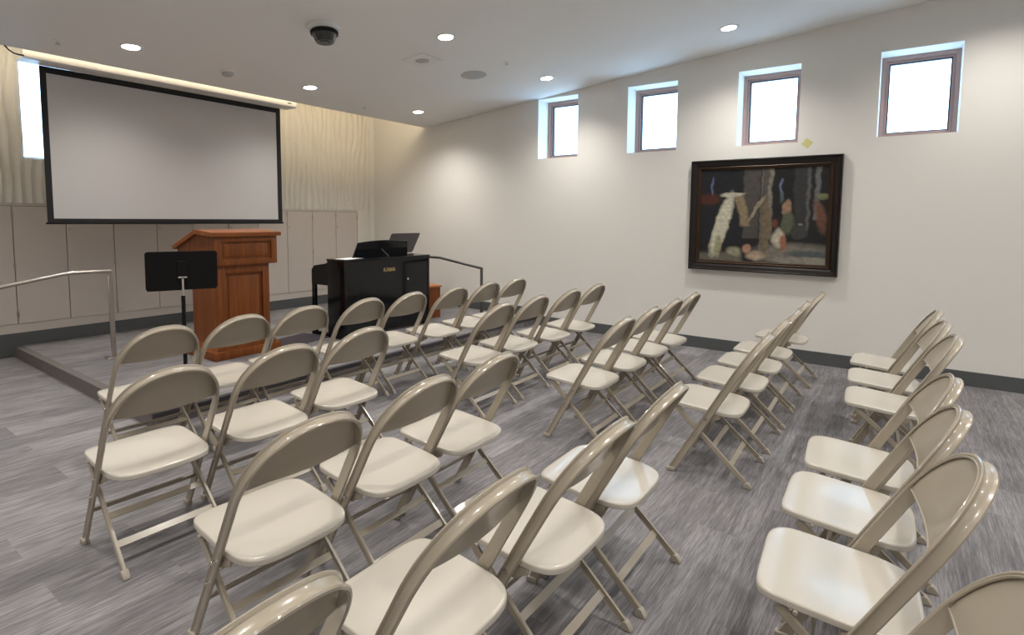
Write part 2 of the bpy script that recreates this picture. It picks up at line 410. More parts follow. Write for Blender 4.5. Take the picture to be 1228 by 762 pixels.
# bracket that hangs it from the recess ceiling
for bx in (-0.95, 0.95):
    bm = BM(); box(bm, (bx - 0.02, -0.11, 1.466), (bx + 0.02, -0.07, 2.225)); obj('hanger', bm, M_WHITE, t, False)
# power cable
def cable_pts():
    P = [(1.28, 5.755, 2.668), (1.292, 5.76, 2.655), (1.315, 5.775, 2.635), (1.345, 5.79, 2.622), (1.38, 5.80, 2.618), (1.412, 5.805, 2.621)]
    return P
bm = BM(); tube(bm, cable_pts(), 0.006, 8)
tag(obj('power_cable', bm, M_BLACKM), 'black cable curving from the ceiling edge to the left end of the screen casing', 'cable')

# ================================================================== CEILING FIXTURES
def ceil_M(x, y, dz=0.0):
    z = ceil_z(y)
    q = V((0, 0, 1)).rotation_difference(CN)
    return Matrix.Translation(V((x, y, z)) - CN * dz) @ q.to_matrix().to_4x4()
def ceil_thing(name, label, cat, x, y, group=None):
    t = thing(name, label, cat, (0, 0, 0), 0, group); t.matrix_world = ceil_M(x, y); return t
def spot_for(t, x, y):
    l = light('downlight_beam', 'SPOT', (x, y, ceil_z(y) - 0.03), SPOT_W, SPOT_COL, spot_size=math.radians(140), spot_blend=1.0, shadow_soft_size=0.06)
    return l
DL = {(1.938, 5.18): 'round recessed ceiling light, the one above the projection screen left half',
      (3.589, 5.18): 'round recessed ceiling light just right of the screen top, before the wave panels',
      (5.172, 5.18): 'round recessed ceiling light in the corner nearest the right wall and platform',
      (3.595, 3.27): 'round recessed ceiling light between the dome camera and the right wall, mid ceiling',
      (5.235, 3.28): 'round recessed ceiling light near the window closest to the platform',
      (5.231, 1.375): 'round recessed ceiling light nearest the viewer, before the third window'}
first = None
vis = list(DL.keys())
hidden = [(x, y) for y in (5.18, 3.28, 1.375, -0.53, -2.43) for x in (-1.35, 0.29, 1.94, 3.59, 5.2) if not any(abs(x - a) < 0.3 and abs(y - b) < 0.3 for a, b in vis)]
def downlight(label, x, y):
    t = ceil_thing('recessed_light', label, 'ceiling light', x, y, 'recessed ceiling lights')
    bm = BM(); disc_lathe(bm, [(0.084, 0.0), (0.084, -0.004), (0.070, -0.006), (0.062, -0.002), (0.062, 0.0)], 36); obj('trim_ring', bm, M_WHITE, t)
    bm = BM(); disc_lathe(bm, [(0.0, -0.0025), (0.062, -0.0025), (0.062, 0.0), (0, 0.0)], 36); obj('lens', bm, M_LAMP, t)
    return t
proto = None
for (x, y), lab in DL.items():
    if proto is None: proto = downlight(lab, x, y)
    else:
        c = copy_tree(proto); c.matrix_world = ceil_M(x, y); c['label'] = lab
    spot_for(None, x, y)
for x, y in hidden: spot_for(None, x, y)     # the same grid of lamps goes on outside the picture

# dome camera
t = ceil_thing('dome_camera', 'black smoked security dome camera in a white ceiling housing', 'camera', 2.755, 3.785)
bm = BM(); disc_lathe(bm, [(0.0, -0.001), (0.120, -0.001), (0.120, -0.008), (0.118, -0.034), (0.104, -0.040), (0.0, -0.040)], 40); obj('housing', bm, M_WHITE, t)
bm = BM(); disc_lathe(bm, [(0.100, -0.040), (0.100, -0.062), (0.092, -0.068), (0.074, -0.118), (0.066, -0.128), (0.0, -0.132)], 40); obj('dome', bm, M_DOME, t)
bm = BM(); disc_lathe(bm, [(0.1015, -0.042), (0.106, -0.048), (0.104, -0.066), (0.093, -0.070)], 40); obj('ring', bm, M_BLACKM, t)
bm = BM(); disc_lathe(bm, [(0.044, -0.1305), (0.044, -0.135), (0.0, -0.136)], 24); obj('lens', bm, M_GREYSTAND, t)
# speakers
t = ceil_thing('ceiling_speaker', 'ceiling speaker with round grille in a square white plate', 'speaker', 3.85, 3.80)
bm = BM()
for a in (0,):
    box(bm, (-0.14, -0.14, -0.007), (0.14, 0.14, 0.0))
bevel(bm, 0.002, 1); obj('plate', bm, M_WHITE, t, False)
bm = BM(); disc_lathe(bm, [(0.0, -0.0075), (0.066, -0.007), (0.070, -0.004), (0, -0.004)], 36); obj('grille', bm, M_GRILLE, t)
t = ceil_thing('ceiling_speaker', 'plain round ceiling speaker grille between the square speaker and the window wall', 'speaker', 4.552, 3.75)
bm = BM(); disc_lathe(bm, [(0.0, -0.008), (0.125, -0.0065), (0.134, -0.003), (0.134, 0), (0, 0)], 48); obj('grille', bm, M_GRILLE, t)
# smoke detector
t = ceil_thing('smoke_detector', 'small smoke detector on the ceiling before the screen', 'detector', 2.757, 5.253)
bm = BM(); disc_lathe(bm, [(0.0, 0), (0.068, 0), (0.068, -0.010), (0.056, -0.014), (0.0, -0.014)], 32); obj('base', bm, M_WHITE, t)
bm = BM(); disc_lathe(bm, [(0.050, -0.014), (0.046, -0.032), (0.034, -0.042), (0, -0.044)], 32); obj('sensor_cap', bm, M_GRILLE, t)
# sprinklers
for (x, y, lab) in ((1.521, 5.403, 'small ceiling sprinkler head left of the first light, before the screen'), (4.495, 5.411, 'small ceiling sprinkler head between the two lights by the right corner'), (4.489, 3.276, 'small ceiling sprinkler head between the round speaker and the nearest window')):
    t = ceil_thing('sprinkler_head', lab, 'sprinkler', x, y, 'ceiling sprinkler heads')
    bm = BM(); disc_lathe(bm, [(0.0, 0), (0.034, 0), (0.030, -0.005), (0.012, -0.007), (0.0, -0.007)], 24); obj('escutcheon', bm, M_CEIL, t)
    bm = BM(); disc_lathe(bm, [(0.007, -0.007), (0.007, -0.022), (0.017, -0.023), (0.017, -0.026), (0, -0.026)], 16); obj('nozzle', bm, M_CHROME, t)

# ================================================================== PAINTING
def painting_mat():
    m, nt, b = nmat('canvas_paint'); L = nt.links.new
    tc = N(nt, 'ShaderNodeTexCoord'); sp = N(nt, 'ShaderNodeSeparateXYZ')
    nz = N(nt, 'ShaderNodeTexNoise'); nz.inputs['Scale'].default_value = 7; nz.inputs['Detail'].default_value = 5
    L(tc.outputs['UV'], nz.inputs['Vector'])
    sb = N(nt, 'ShaderNodeVectorMath'); sb.operation = 'SUBTRACT'; sb.inputs[1].default_value = (0.5, 0.5, 0.5); L(nz.outputs['Color'], sb.inputs[0])
    sc = N(nt, 'ShaderNodeVectorMath'); sc.operation = 'SCALE'; sc.inputs['Scale'].default_value = 0.07; L(sb.outputs[0], sc.inputs[0])
    ad = N(nt, 'ShaderNodeVectorMath'); ad.operation = 'ADD'; L(tc.outputs['UV'], ad.inputs[0]); L(sc.outputs[0], ad.inputs[1]); L(ad.outputs[0], sp.inputs[0])
    def mth(op, a, bb=0.0, c=None):
        n = N(nt, 'ShaderNodeMath'); n.operation = op
        for i, q in enumerate((a, bb) if c is None else (a, bb, c)):
            if isinstance(q, (int, float)): n.inputs[i].default_value = q
            else: L(q, n.inputs[i])
        return n.outputs[0]
    X, Y = sp.outputs[0], sp.outputs[1]
    cur = None
    def layer(col, mask, k=1.0):
        nonlocal cur
        mx = N(nt, 'ShaderNodeMixRGB'); mx.inputs[2].default_value = (*col, 1)
        if cur is None: mx.inputs[1].default_value = (0.012, 0.012, 0.013, 1)
        else: L(cur, mx.inputs[1])
        L(mth('MULTIPLY', mask, k), mx.inputs[0]); cur = mx.outputs[0]
    def ell(cx, cy, rx, ry, soft=0.35, sh=0.0):
        dx = mth('DIVIDE', mth('SUBTRACT', mth('SUBTRACT', X, cx), mth('MULTIPLY', mth('SUBTRACT', Y, cy), sh)), rx); dy = mth('DIVIDE', mth('SUBTRACT', Y, cy), ry)
        d = mth('ADD', mth('MULTIPLY', dx, dx), mth('MULTIPLY', dy, dy))
        n = N(nt, 'ShaderNodeMapRange'); n.inputs['From Min'].default_value = 1 + soft; n.inputs['From Max'].default_value = 1 - soft; L(d, n.inputs['Value'])
        return n.outputs[0]
    def bx(x0, x1, y0, y1, s=0.008, k=0.0):
        def up(v, a):
            n = N(nt, 'ShaderNodeMapRange'); n.inputs['From Min'].default_value = a - s; n.inputs['From Max'].default_value = a + s; L(v, n.inputs['Value']); return n.outputs[0]
        Xs = mth('SUBTRACT', X, mth('MULTIPLY', Y, k))
        a = up(Xs, x0); b_ = mth('SUBTRACT', 1.0, up(Xs, x1)); c = up(Y, y0); d = mth('SUBTRACT', 1.0, up(Y, y1))
        return mth('MULTIPLY', mth('MULTIPLY', a, b_), mth('MULTIPLY', c, d))
    layer((0.012, 0.014, 0.020), bx(0.0, 0.35, 0.2, 1.0), 0.8)
    layer((0.075, 0.068, 0.062), bx(0.36, 0.49, 0.25, 1.1))            # broad pier
    layer((0.16, 0.14, 0.12), bx(0.50, 0.515, 0.1, 1.1)); layer((0.09, 0.078, 0.07), bx(0.515, 0.555, 0.1, 1.1)); layer((0.22, 0.20, 0.165), bx(0.555, 0.585, 0.25, 1.1))
    layer((0.035, 0.036, 0.036), bx(0.75, 0.86, 0.3, 1.1)); layer((0.11, 0.11, 0.11), bx(0.845, 0.865, 0.35, 1.1)); layer((0.14, 0.14, 0.14), bx(0.895, 0.935, 0.45, 1.1))
    layer((0.16, 0.18, 0.32), bx(0.645, 0.662, 0.66, 0.88)); layer((0.06, 0.10, 0.06), bx(0.64, 0.665, 0.64, 0.74), 0.7); layer((0.10, 0.12, 0.22), ell(0.10, 0.82, 0.012, 0.10))
    layer((0.14, 0.13, 0.10), bx(-0.1, 0.36, -0.1, 0.085, 0.02)); layer((0.20, 0.18, 0.15), ell(0.78, 0.09, 0.32, 0.12, 0.5)); layer((0.08, 0.10, 0.10), ell(0.92, 0.10, 0.20, 0.05, 0.5)); layer((0.26, 0.24, 0.20), ell(0.86, 0.03, 0.26, 0.045, 0.4, 0.6))
    layer((0.60, 0.57, 0.44), ell(0.185, 0.40, 0.062, 0.34, 0.35, 0.22)); layer((0.34, 0.33, 0.20), ell(0.155, 0.16, 0.03, 0.12, 0.5)); layer((0.50, 0.47, 0.38), ell(0.27, 0.73, 0.09, 0.028, 0.4, 1.2))
    layer((0.26, 0.20, 0.12), bx(0.39, 0.47, 0.38, 0.72, 0.01, -0.14)); layer((0.17, 0.13, 0.08), ell(0.545, 0.38, 0.035, 0.30, 0.4)); layer((0.30, 0.25, 0.17), ell(0.47, 0.58, 0.02, 0.13, 0.4, 0.5))
    layer((0.10, 0.025, 0.012), ell(0.06, 0.68, 0.10, 0.06, 0.6), 0.8)
    layer((0.30, 0.30, 0.20), ell(0.29, 0.11, 0.06, 0.05, 0.6)); layer((0.42, 0.24, 0.16), ell(0.40, 0.14, 0.035, 0.045, 0.5)); layer((0.45, 0.34, 0.24), ell(0.47, 0.07, 0.07, 0.045, 0.6))
    layer((0.50, 0.46, 0.36), ell(0.645, 0.27, 0.05, 0.10, 0.5)); layer((0.16, 0.05, 0.03), ell(0.615, 0.42, 0.028, 0.04, 0.7)); layer((0.32, 0.13, 0.08), ell(0.68, 0.22, 0.03, 0.09, 0.5))
    layer((0.34, 0.21, 0.14), ell(0.70, 0.58, 0.032, 0.085, 0.5)); layer((0.10, 0.11, 0.07), ell(0.71, 0.42, 0.042, 0.11, 0.4)); layer((0.05, 0.05, 0.05), ell(0.80, 0.33, 0.06, 0.07, 0.4)); layer((0.20, 0.20, 0.19), ell(0.80, 0.41, 0.02, 0.012, 0.4))
    layer((0.15, 0.065, 0.04), ell(0.945, 0.50, 0.035, 0.16, 0.8, -0.2)); layer((0.16, 0.17, 0.08), ell(0.96, 0.70, 0.04, 0.035, 0.5))
    n2 = N(nt, 'ShaderNodeTexNoise'); n2.inputs['Scale'].default_value = 26; n2.inputs['Detail'].default_value = 5; L(tc.outputs['UV'], n2.inputs['Vector'])
    mr = N(nt, 'ShaderNodeMapRange'); mr.inputs['To Min'].default_value = 0.45; mr.inputs['To Max'].default_value = 1.5; L(n2.outputs['Fac'], mr.inputs['Value'])
    ml = N(nt, 'ShaderNodeVectorMath'); ml.operation = 'SCALE'; L(cur, ml.inputs[0]); L(mr.outputs[0], ml.inputs['Scale'])
    L(ml.outputs[0], b.inputs['Base Color']); b.inputs['Roughness'].default_value = 0.4
    return m
PY0, PY1, PZ0, PZ1 = 0.487, 1.859, 0.846, 1.973
t = thing('framed_painting', 'large framed painting in dark tones hanging on the right wall below the windows', 'painting', (XR, (PY0 + PY1) / 2, PZ0))
hw, hh = (PY1 - PY0) / 2, PZ1 - PZ0
def frame_ring(bm, o, i, prof):
    """mitred frame: prof = [(t, x)] where t 0..1 runs from outer to inner outline."""
    loops = []
    for tt, x in prof:
        y = hw - o - (i - o) * tt; z0_ = o + (i - o) * tt; z1_ = hh - o - (i - o) * tt
        loops.append([bm.verts.new((-x, -y, z0_)), bm.verts.new((-x, y, z0_)), bm.verts.new((-x, y, z1_)), bm.verts.new((-x, -y, z1_))])
    for A, B in zip(loops, loops[1:]):
        for k in range(4): bm.faces.new((A[k], A[(k + 1) % 4], B[(k + 1) % 4], B[k]))
bm = BM(); frame_ring(bm, 0.0, 0.070, [(0, 0.002), (0, 0.052), (0.06, 0.062), (0.16, 0.064), (0.3, 0.050), (0.7, 0.044), (0.9, 0.036), (1, 0.030), (1, 0.002)])
obj('outer_frame', bm, M_FRAME, t, False)
bm = BM(); frame_ring(bm, 0.070, 0.104, [(0, 0.002), (0, 0.038), (0.2, 0.041), (0.45, 0.030), (0.75, 0.030), (0.9, 0.022), (1, 0.018), (1, 0.002)])
obj('inner_frame', bm, M_FRAMEIN, t, False)
me = bpy.data.meshes.new('canvas')
cy, cz0, cz1 = hw - 0.102, 0.102, hh - 0.102
me.from_pydata([(-0.016, cy, cz0), (-0.016, -cy, cz0), (-0.016, -cy, cz1), (-0.016, cy, cz1), (-0.004, cy, cz0), (-0.004, -cy, cz0), (-0.004, -cy, cz1), (-0.004, cy, cz1)], [], [(0, 1, 2, 3), (4, 7, 6, 5), (0, 4, 5, 1), (2, 6, 7, 3), (1, 5, 6, 2), (0, 3, 7, 4)])
uv = me.uv_layers.new(name='UVMap')
for li, c in enumerate([(0, 0), (1, 0), (1, 1), (0, 1)]): uv.data[li].uv = c
me.materials.append(painting_mat())
cv = bpy.data.objects.new('canvas', me); C.objects.link(cv); cv.parent = t
# sticky note
bm = BM(); box(bm, (-0.0012, -0.036, -0.036), (-0.0004, 0.036, 0.036), Matrix.Rotation(math.radians(38), 4, 'X'))
o = tag(obj('sticky_note', bm, M_YELLOW, None, False), 'small pale yellow sticky note on the wall above the painting', 'note'); o.location = (XR, 0.795, 2.092)

# ================================================================== HANDRAILS
def rail(label, y_or_x, pts, post_top, post_foot, loc):
    t = thing('handrail', label, 'handrail', loc)
    o = V(loc)
    bm = BM(); tube(bm, [V(p) - o for p in pts], 0.0150, 12); obj('rail', bm, M_STEEL, t)
    bm = BM(); w = 0.019
    box(bm, (post_foot[0] - w - o.x, post_foot[1] - 0.008 - o.y, post_foot[2] + 0.008 - o.z), (post_foot[0] + w - o.x, post_foot[1] + 0.008 - o.y, post_top[2] - o.z)); bevel(bm, 0.003, 1); obj('post', bm, M_STEEL, t)
    bm = BM(); box(bm, (post_foot[0] - 0.055 - o.x, post_foot[1] - 0.04 - o.y, post_foot[2] - o.z + 0.0005), (post_foot[0] + 0.055 - o.x, post_foot[1] + 0.04 - o.y, post_foot[2] + 0.012 - o.z)); bevel(bm, 0.003, 1); obj('base_plate', bm, M_STEEL, t)
    return t
rl = rail('satin steel handrail left of the lectern, sloping down past the platform edge', 0,
     [(1.872, 5.633, 0.868), (1.60, 5.633, 0.872), (1.56, 5.633, 0.868), (1.145, 5.633, 0.794), (0.55, 5.633, 0.690)], (1.868, 5.633, 0.868), (1.868, 5.633, PZ), (1.868, 5.633, PZ))
bm = BM(); box(bm, (0.56 - 1.868 - 0.019, -0.008, -PZ + 0.001), (0.56 - 1.868 + 0.019, 0.008, 0.69 - PZ)); obj('post', bm, M_STEEL, rl, False)
M_DSTEEL = mat('dark_steel', (0.10, 0.095, 0.09), 0.4, metal=0.7, noise=0.04)
rr = rail('dark steel handrail by the right wall, rising to behind the piano', 0,
     [(4.97, 3.975, 0.782), (4.97, 4.585, 0.868), (4.97, 4.63, 0.873), (4.97, 5.9, 0.876)], (4.97, 3.965, 0.79), (4.97, 3.965, PZ), (4.97, 3.965, PZ))
for c in rr.children: c.data.materials.clear(); c.data.materials.append(M_DSTEEL)
bm = BM(); box(bm, (-0.019, 1.91, 0.0008), (0.019, 1.93, 0.78)); obj('post', bm, M_DSTEEL, rr, False)

# ================================================================== LECTERN
LX, LY = 2.655, 4.80
t = thing('lectern', 'cherry wood lectern with sloping top and framed panels on the platform', 'lectern', (LX - 0.012, LY, PZ), math.radians(1.0))
def lbox(name, a, b, m, par=None, bw=0.003):
    bm = BM(); box(bm, a, b)
    if bw: bevel(bm, bw, 2)
    return obj(name, bm, m, par if par is not None else t)
lbox('plinth', (-0.315, -0.01, 0.0005), (0.315, 0.52, 0.075), M_WOOD, bw=0.006)
bm = BM(); prism(bm, [(-0.29, 0.075), (0.29, 0.075), (0.262, 0.115), (-0.262, 0.115)], 'y', 0.012, 0.50); obj('base_moulding', bm, M_WOOD, t, False)
# body with recessed front panel
bm = BM()
box(bm, (-0.250, 0.045, 0.115), (0.222, 0.48, 0.835)); obj('body', bm, M_WOOD, t, False)
lbox('stile', (-0.252, 0.022, 0.115), (-0.185, 0.045, 0.835), M_WOOD, bw=0.004); lbox('stile', (0.160, 0.022, 0.115), (0.224, 0.045, 0.835), M_WOOD, bw=0.004)
lbox('rail', (-0.185, 0.022, 0.115), (0.160, 0.045, 0.19), M_WOOD, bw=0.004); lbox('rail', (-0.185, 0.022, 0.755), (0.160, 0.045, 0.835), M_WOOD, bw=0.004)
lbox('front_panel', (-0.155, 0.036, 0.22), (0.13, 0.050, 0.725), M_WOOD, bw=0.007)
# head: box that flares out, side outline with sloping top
bm = BM()
prism(bm, [(0.012, 0.828), (0.012, 1.085), (0.27, 1.105), (0.645, 0.963), (0.645, 0.90), (0.54, 0.828)], 'x', -0.292, 0.292); obj('head', bm, M_WOOD, t, False)
for a, b in (((-0.292, -0.006, 0.828), (-0.235, 0.012, 1.085)), ((0.235, -0.006, 0.828), (0.292, 0.012, 1.085)), ((-0.235, -0.006, 0.828), (0.235, 0.012, 0.875)), ((-0.235, -0.006, 1.035), (0.235, 0.012, 1.085))):
    lbox('head_rail', a, b, M_WOOD, bw=0.004)
lbox('head_panel', (-0.205, 0.004, 0.90), (0.205, 0.016, 1.012), M_WOOD, bw=0.005)
bm = BM()
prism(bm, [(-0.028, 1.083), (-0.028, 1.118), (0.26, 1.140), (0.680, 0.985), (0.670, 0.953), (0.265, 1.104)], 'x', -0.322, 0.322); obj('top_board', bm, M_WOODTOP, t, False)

# ================================================================== MUSIC STANDS
def music_stand(label, loc, rz, tilt, hgt, m, m2, W=0.50, Hh=0.30):
    t = thing('music_stand', label, 'music stand', loc, rz)
    R = Matrix.Translation((0, 0, hgt)) @ Matrix.Rotation(tilt, 4, 'X')
    bm = BM()
    pts = []
    r = 0.02
    for (cx, cz, a0) in ((W / 2 - r, Hh - r, 0), (-W / 2 + r, Hh - r, 90), (-W / 2 + r, 0 + r, 180), (W / 2 - r, r, 270)):
        for k in range(5):
            a = math.radians(a0 + k * 22.5); pts.append((cx + r * math.cos(a), cz + r * math.sin(a)))
    prism(bm, pts, 'y', -0.0015, 0.0015)
    for v in bm.verts: v.co = R @ v.co
    d = obj('desk', bm, m, t, False)
    bm = BM(); box(bm, (-W / 2 + 0.01, 0.0, -0.002), (W / 2 - 0.01, 0.052, 0.002)); box(bm, (-W / 2 + 0.01, 0.050, 0.0), (W / 2 - 0.01, 0.053, 0.014))
    for v in bm.verts: v.co = R @ v.co
    obj('lip', bm, m, d, False)
    bm = BM(); box(bm, (-0.035, -0.012, 0.06), (0.035, -0.0015, 0.22)); bevel(bm, 0.003, 1)
    for v in bm.verts: v.co = R @ v.co
    obj('back_plate', bm, m, t)
    bm = BM(); tube(bm, [R @ V((-0.028, -0.022, 0.10)), R @ V((0.028, -0.022, 0.10))], 0.007, 10); tube(bm, [R @ V((0.0, -0.022, 0.10)), R @ V((0.0, -0.04, 0.092))], 0.006, 10)
    obj('tilt_knob', bm, m2, t)
    top = R @ V((0, -0.022, 0.10))
    bm = BM(); tube(bm, [(0, top.y, top.z), (0, top.y * 0.7, hgt - 0.06)], 0.009, 12); obj('inner_pole', bm, m2, t)
    bm = BM(); tube(bm, [(0, top.y * 0.7, hgt - 0.04), (0, 0, 0.10)], 0.0135, 12); obj('pole', bm, m, t)
    for k in range(3):
        a = 2 * PI * k / 3 + 0.5
        bm = BM(); tube(bm, [(0, 0, 0.15), (0.06 * math.cos(a), 0.06 * math.sin(a), 0.10), (0.24 * math.cos(a), 0.24 * math.sin(a), 0.010)], 0.008, 8); obj('leg', bm, m, t)
    return t
music_stand('black music stand with solid desk standing left of the lectern', (1.862, 4.27, PZ), math.radians(-20), math.radians(10), 0.722, M_BLACKM, M_CHROME, 0.450, 0.288)

# ================================================================== PIANO
P0x, P1x, Pb = 3.542, 4.771, 4.605
pc = (P0x + P1x) / 2; pw = (P1x - P0x) / 2; ph = 0.922 - PZ
t = thing('digital_piano', 'glossy black upright piano on the platform, its back to the chairs', 'piano', (pc, Pb, PZ))
piano = t
bm = BM(); box(bm, (-pw + 0.03, 0.0, 0.03), (pw - 0.03, 0.018, ph - 0.02)); bevel(bm, 0.002, 1); obj('back_panel', bm, M_BLACK, t)
for s in (-1, 1):
    bm = BM(); xa, xb = (-pw, -pw + 0.032) if s < 0 else (pw - 0.032, pw)
    box(bm, (xa, -0.004, 0.0005), (xb, 0.275, ph - 0.02)); bevel(bm, 0.003, 2); obj('side_panel', bm, M_BLACK, t)
    bm = BM(); prism(bm, [(0.275, 0.545), (0.275, 0.79), (0.30, 0.775), (0.50, 0.745), (0.545, 0.70), (0.545, 0.545)], 'x', xa, xb); obj('key_cheek', bm, M_BLACK, t, False)
    bm = BM(); box(bm, (xa, 0.49, 0.045), (xb, 0.545, 0.545)); bevel(bm, 0.003, 1); obj('front_leg', bm, M_BLACK, t)
    bm = BM(); box(bm, (xa, 0.2755, 0.0005), (xb, 0.56, 0.045)); bevel(bm, 0.004, 1); obj('foot_rail', bm, M_BLACK, t)
bm = BM(); box(bm, (-pw - 0.004, -0.010, ph - 0.02), (pw + 0.004, 0.285, ph)); bevel(bm, 0.004, 2); obj('lid', bm, M_BLACK, t)
bm = BM(); box(bm, (-pw + 0.033, 0.255, 0.62), (pw - 0.033, 0.275, ph - 0.022)); obj('fallboard', bm, M_BLACK, t, False)
bm = BM(); box(bm, (-pw + 0.033, 0.2755, 0.55), (pw - 0.033, 0.54, 0.60)); bevel(bm, 0.003, 1); obj('keybed', bm, M_BLACK, t)
nk = 52; kw = (2 * pw - 0.10) / nk
for k in range(nk):
    bm = BM(); box(bm, (-pw + 0.05 + k * kw + 0.0005, 0.36, 0.601), (-pw + 0.05 + (k + 1) * kw - 0.0005, 0.505, 0.622)); obj('white_key', bm, M_PAPER, t, False)
blk = [k for k in range(nk - 1) if (k % 7) in (0, 2, 3, 5, 6)]
for k in blk:
    bm = BM(); box(bm, (-pw + 0.05 + (k + 1) * kw - 0.0055, 0.36, 0.6225), (-pw + 0.05 + (k + 1) * kw + 0.0055, 0.455, 0.633)); obj('black_key', bm, M_BLACKM, t, False)
bm = BM(); box(bm, (-pw + 0.033, 0.04, 0.12), (pw - 0.033, 0.06, 0.30)); obj('lower_board', bm, M_BLACK, t, False)
for s in (-1, 0, 1):
    bm = BM(); tube(bm, [(s * 0.07, 0.06, 0.07), (s * 0.07, 0.16, 0.062)], [0.006, 0.011], 8); obj('pedal', bm, M_GOLD, t)
# music rest leaning on the lid
bm = BM()
rest = []
nX = 14
for sgn in (0, 1):
    for i in range(nX + 1):
        u_ = -1 + 2 * i / nX
        if sgn == 0: rest.append((u_ * 0.395, 0.0))
for i in range(nX, -1, -1):
    u_ = -1 + 2 * i / nX; rest.append((u_ * 0.355, 0.165 + 0.022 * (1 - u_ * u_)))
prism(bm, rest, 'y', -0.006, 0.006)
Mr = Matrix.Translation((4.175 - pc, 0.165, ph + 0.001)) @ Matrix.Rotation(math.radians(14), 4, 'X')
for v in bm.verts: v.co = Mr @ v.co
obj('music_rest', bm, M_BLACK, t, False)
bm = BM(); tube(bm, [(4.175 - pc - 0.02, 0.158, ph + 0.10), (4.175 - pc + 0.02, 0.06, ph + 0.006)], 0.006, 8); obj('rest_strut', bm, M_GREYSTAND, t)
# gold lettering KAWAI built from strokes
def letters(bm, text, x, z, h, y):
    S = {'K': [[(0, 0), (0, 1)], [(0, .42), (.62, 1)], [(.18, .55), (.68, 0)]], 'A': [[(0, 0), (.36, 1)], [(.36, 1), (.72, 0)], [(.14, .34), (.58, .34)]],
         'W': [[(0, 1), (.22, 0)], [(.22, 0), (.45, .95)], [(.45, .95), (.68, 0)], [(.68, 0), (.9, 1)]], 'I': [[(.1, 0), (.1, 1)]]}
    W_ = {'K': .86, 'A': .86, 'W': 1.06, 'I': .25}
    for ch in text:
        for a, b in S[ch]:
            A = V((x + a[0] * h, z + a[1] * h)); B = V((x + b[0] * h, z + b[1] * h)); d = (B - A).normalized(); n = V((-d.y, d.x)) * h * 0.062
            q = [A + n, B + n, B - n, A - n]; prism(bm, [(p.x, p.y) for p in q], 'y', y - 0.0015, y)
        x += W_[ch] * h
bm = BM(); letters(bm, 'KAWAI', 4.068 - pc, 0.765 - PZ, 0.042, -0.0002); obj('lettering', bm, M_GOLD, t, False)['label'] = 'gold KAWAI lettering'
# hook and cable outlet on the back
bm = BM(); tube(bm, [(0.26, -0.010, 0.565), (0.26, 0.0, 0.565)], 0.014, 14); obj('cable_port', bm, M_CHROME, t)
# paper sheet on the lid, grey desk behind
bm = BM(); box(bm, (-0.13, -0.09, 0.0), (0.13, 0.09, 0.0015), Matrix.Rotation(0.2, 4, 'Z')); o = tag(obj('paper_sheet', bm, M_PAPER, None, False), 'white sheet of paper lying on the left end of the piano lid', 'paper'); o.location = (3.70, 4.73, 0.9225)
music_stand('grey music stand with a tilted desk behind the right end of the piano', (5.02, 5.40, PZ), math.radians(0), math.radians(30), 0.800, M_GREYSTAND, M_STEEL, 0.50, 0.30)
# dark mat
bm = BM(); box(bm, (-0.27, -0.19, 0.0005), (0.27, 0.19, 0.006)); bevel(bm, 0.002, 1)
o = tag(obj('floor_mat', bm, M_MAT, None, False), 'dark purple-grey mat on the platform between lectern and piano', 'mat'); o.location = (3.27, 5.0, PZ + 0.002); o.rotation_euler.z = math.radians(12)

# wooden bench at the right end of the piano
t = thing('wooden_bench', 'wooden bench with orange top and dark red sides right of the piano', 'bench', (5.16, 4.76, PZ), math.radians(-14))
bm = BM(); box(bm, (-0.37, 0.0, 0.385), (0.0, 0.36, 0.41)); bevel(bm, 0.004, 2); obj('top', bm, M_OAK, t)
bm = BM(); box(bm, (-0.355, 0.015, 0.0005), (-0.015, 0.035, 0.3845)); obj('end_panel', bm, M_WOOD, t, False)
bm = BM(); box(bm, (-0.355, 0.325, 0.0005), (-0.015, 0.345, 0.3845)); obj('end_panel', bm, M_WOOD, t, False)
bm = BM(); box(bm, (-0.035, 0.036, 0.02), (-0.017, 0.324, 0.3845)); obj('side_panel', bm, M_WOOD, t, False)
bm = BM(); box(bm, (-0.353, 0.036, 0.02), (-0.335, 0.324, 0.3845)); obj('side_panel', bm, M_WOOD, t, False)

# ================================================================== FOLDING CHAIR
TW = 0.200            # half spacing of the frame tubes
KY = -0.547           # lean of the frame: y = KY*z
ZA, ZT = 0.545, 0.783 # arch begins / top
BL = (ZT - ZA) * math.sqrt(1 + KY * KY)
SD = V((0, KY, 1)).normalized()     # direction up the frame
FD = V((0, 1, -KY)).normalized()    # perpendicular to the frame plane, to the front
NE = 2.2
def bow(x, s):  # backward bow of the backrest
    k = 1.0
    return -0.020 * (1 - (x / TW) ** 2) * k
def arch_pt(x, s):
    base = V((0, KY * ZA, ZA)) + SD * s
    return V((x, 0, 0)) + base + FD * bow(x, s)
def sweep(bm, pts, nrm, prof, cap=True):
    """pts path, nrm list of in-plane outward normals; prof [(outward, depth)]"""
    rings = []
    for i, p in enumerate(pts):
        t = (pts[min(i + 1, len(pts) - 1)] - pts[max(i - 1, 0)]).normalized()
        n = nrm[i]; n = (n - t * n.dot(t)).normalized(); d = t.cross(n).normalized()
        if d.y < 0: d = -d
        rings.append([bm.verts.new(p + n * a + d * b) for a, b in prof])
    m_ = len(prof)
    for A, B in zip(rings, rings[1:]):
        for k in range(m_): bm.faces.new((A[k], A[(k + 1) % m_], B[(k + 1) % m_], B[k]))
    if cap: bm.faces.new(rings[0][::-1]); bm.faces.new(rings[-1])
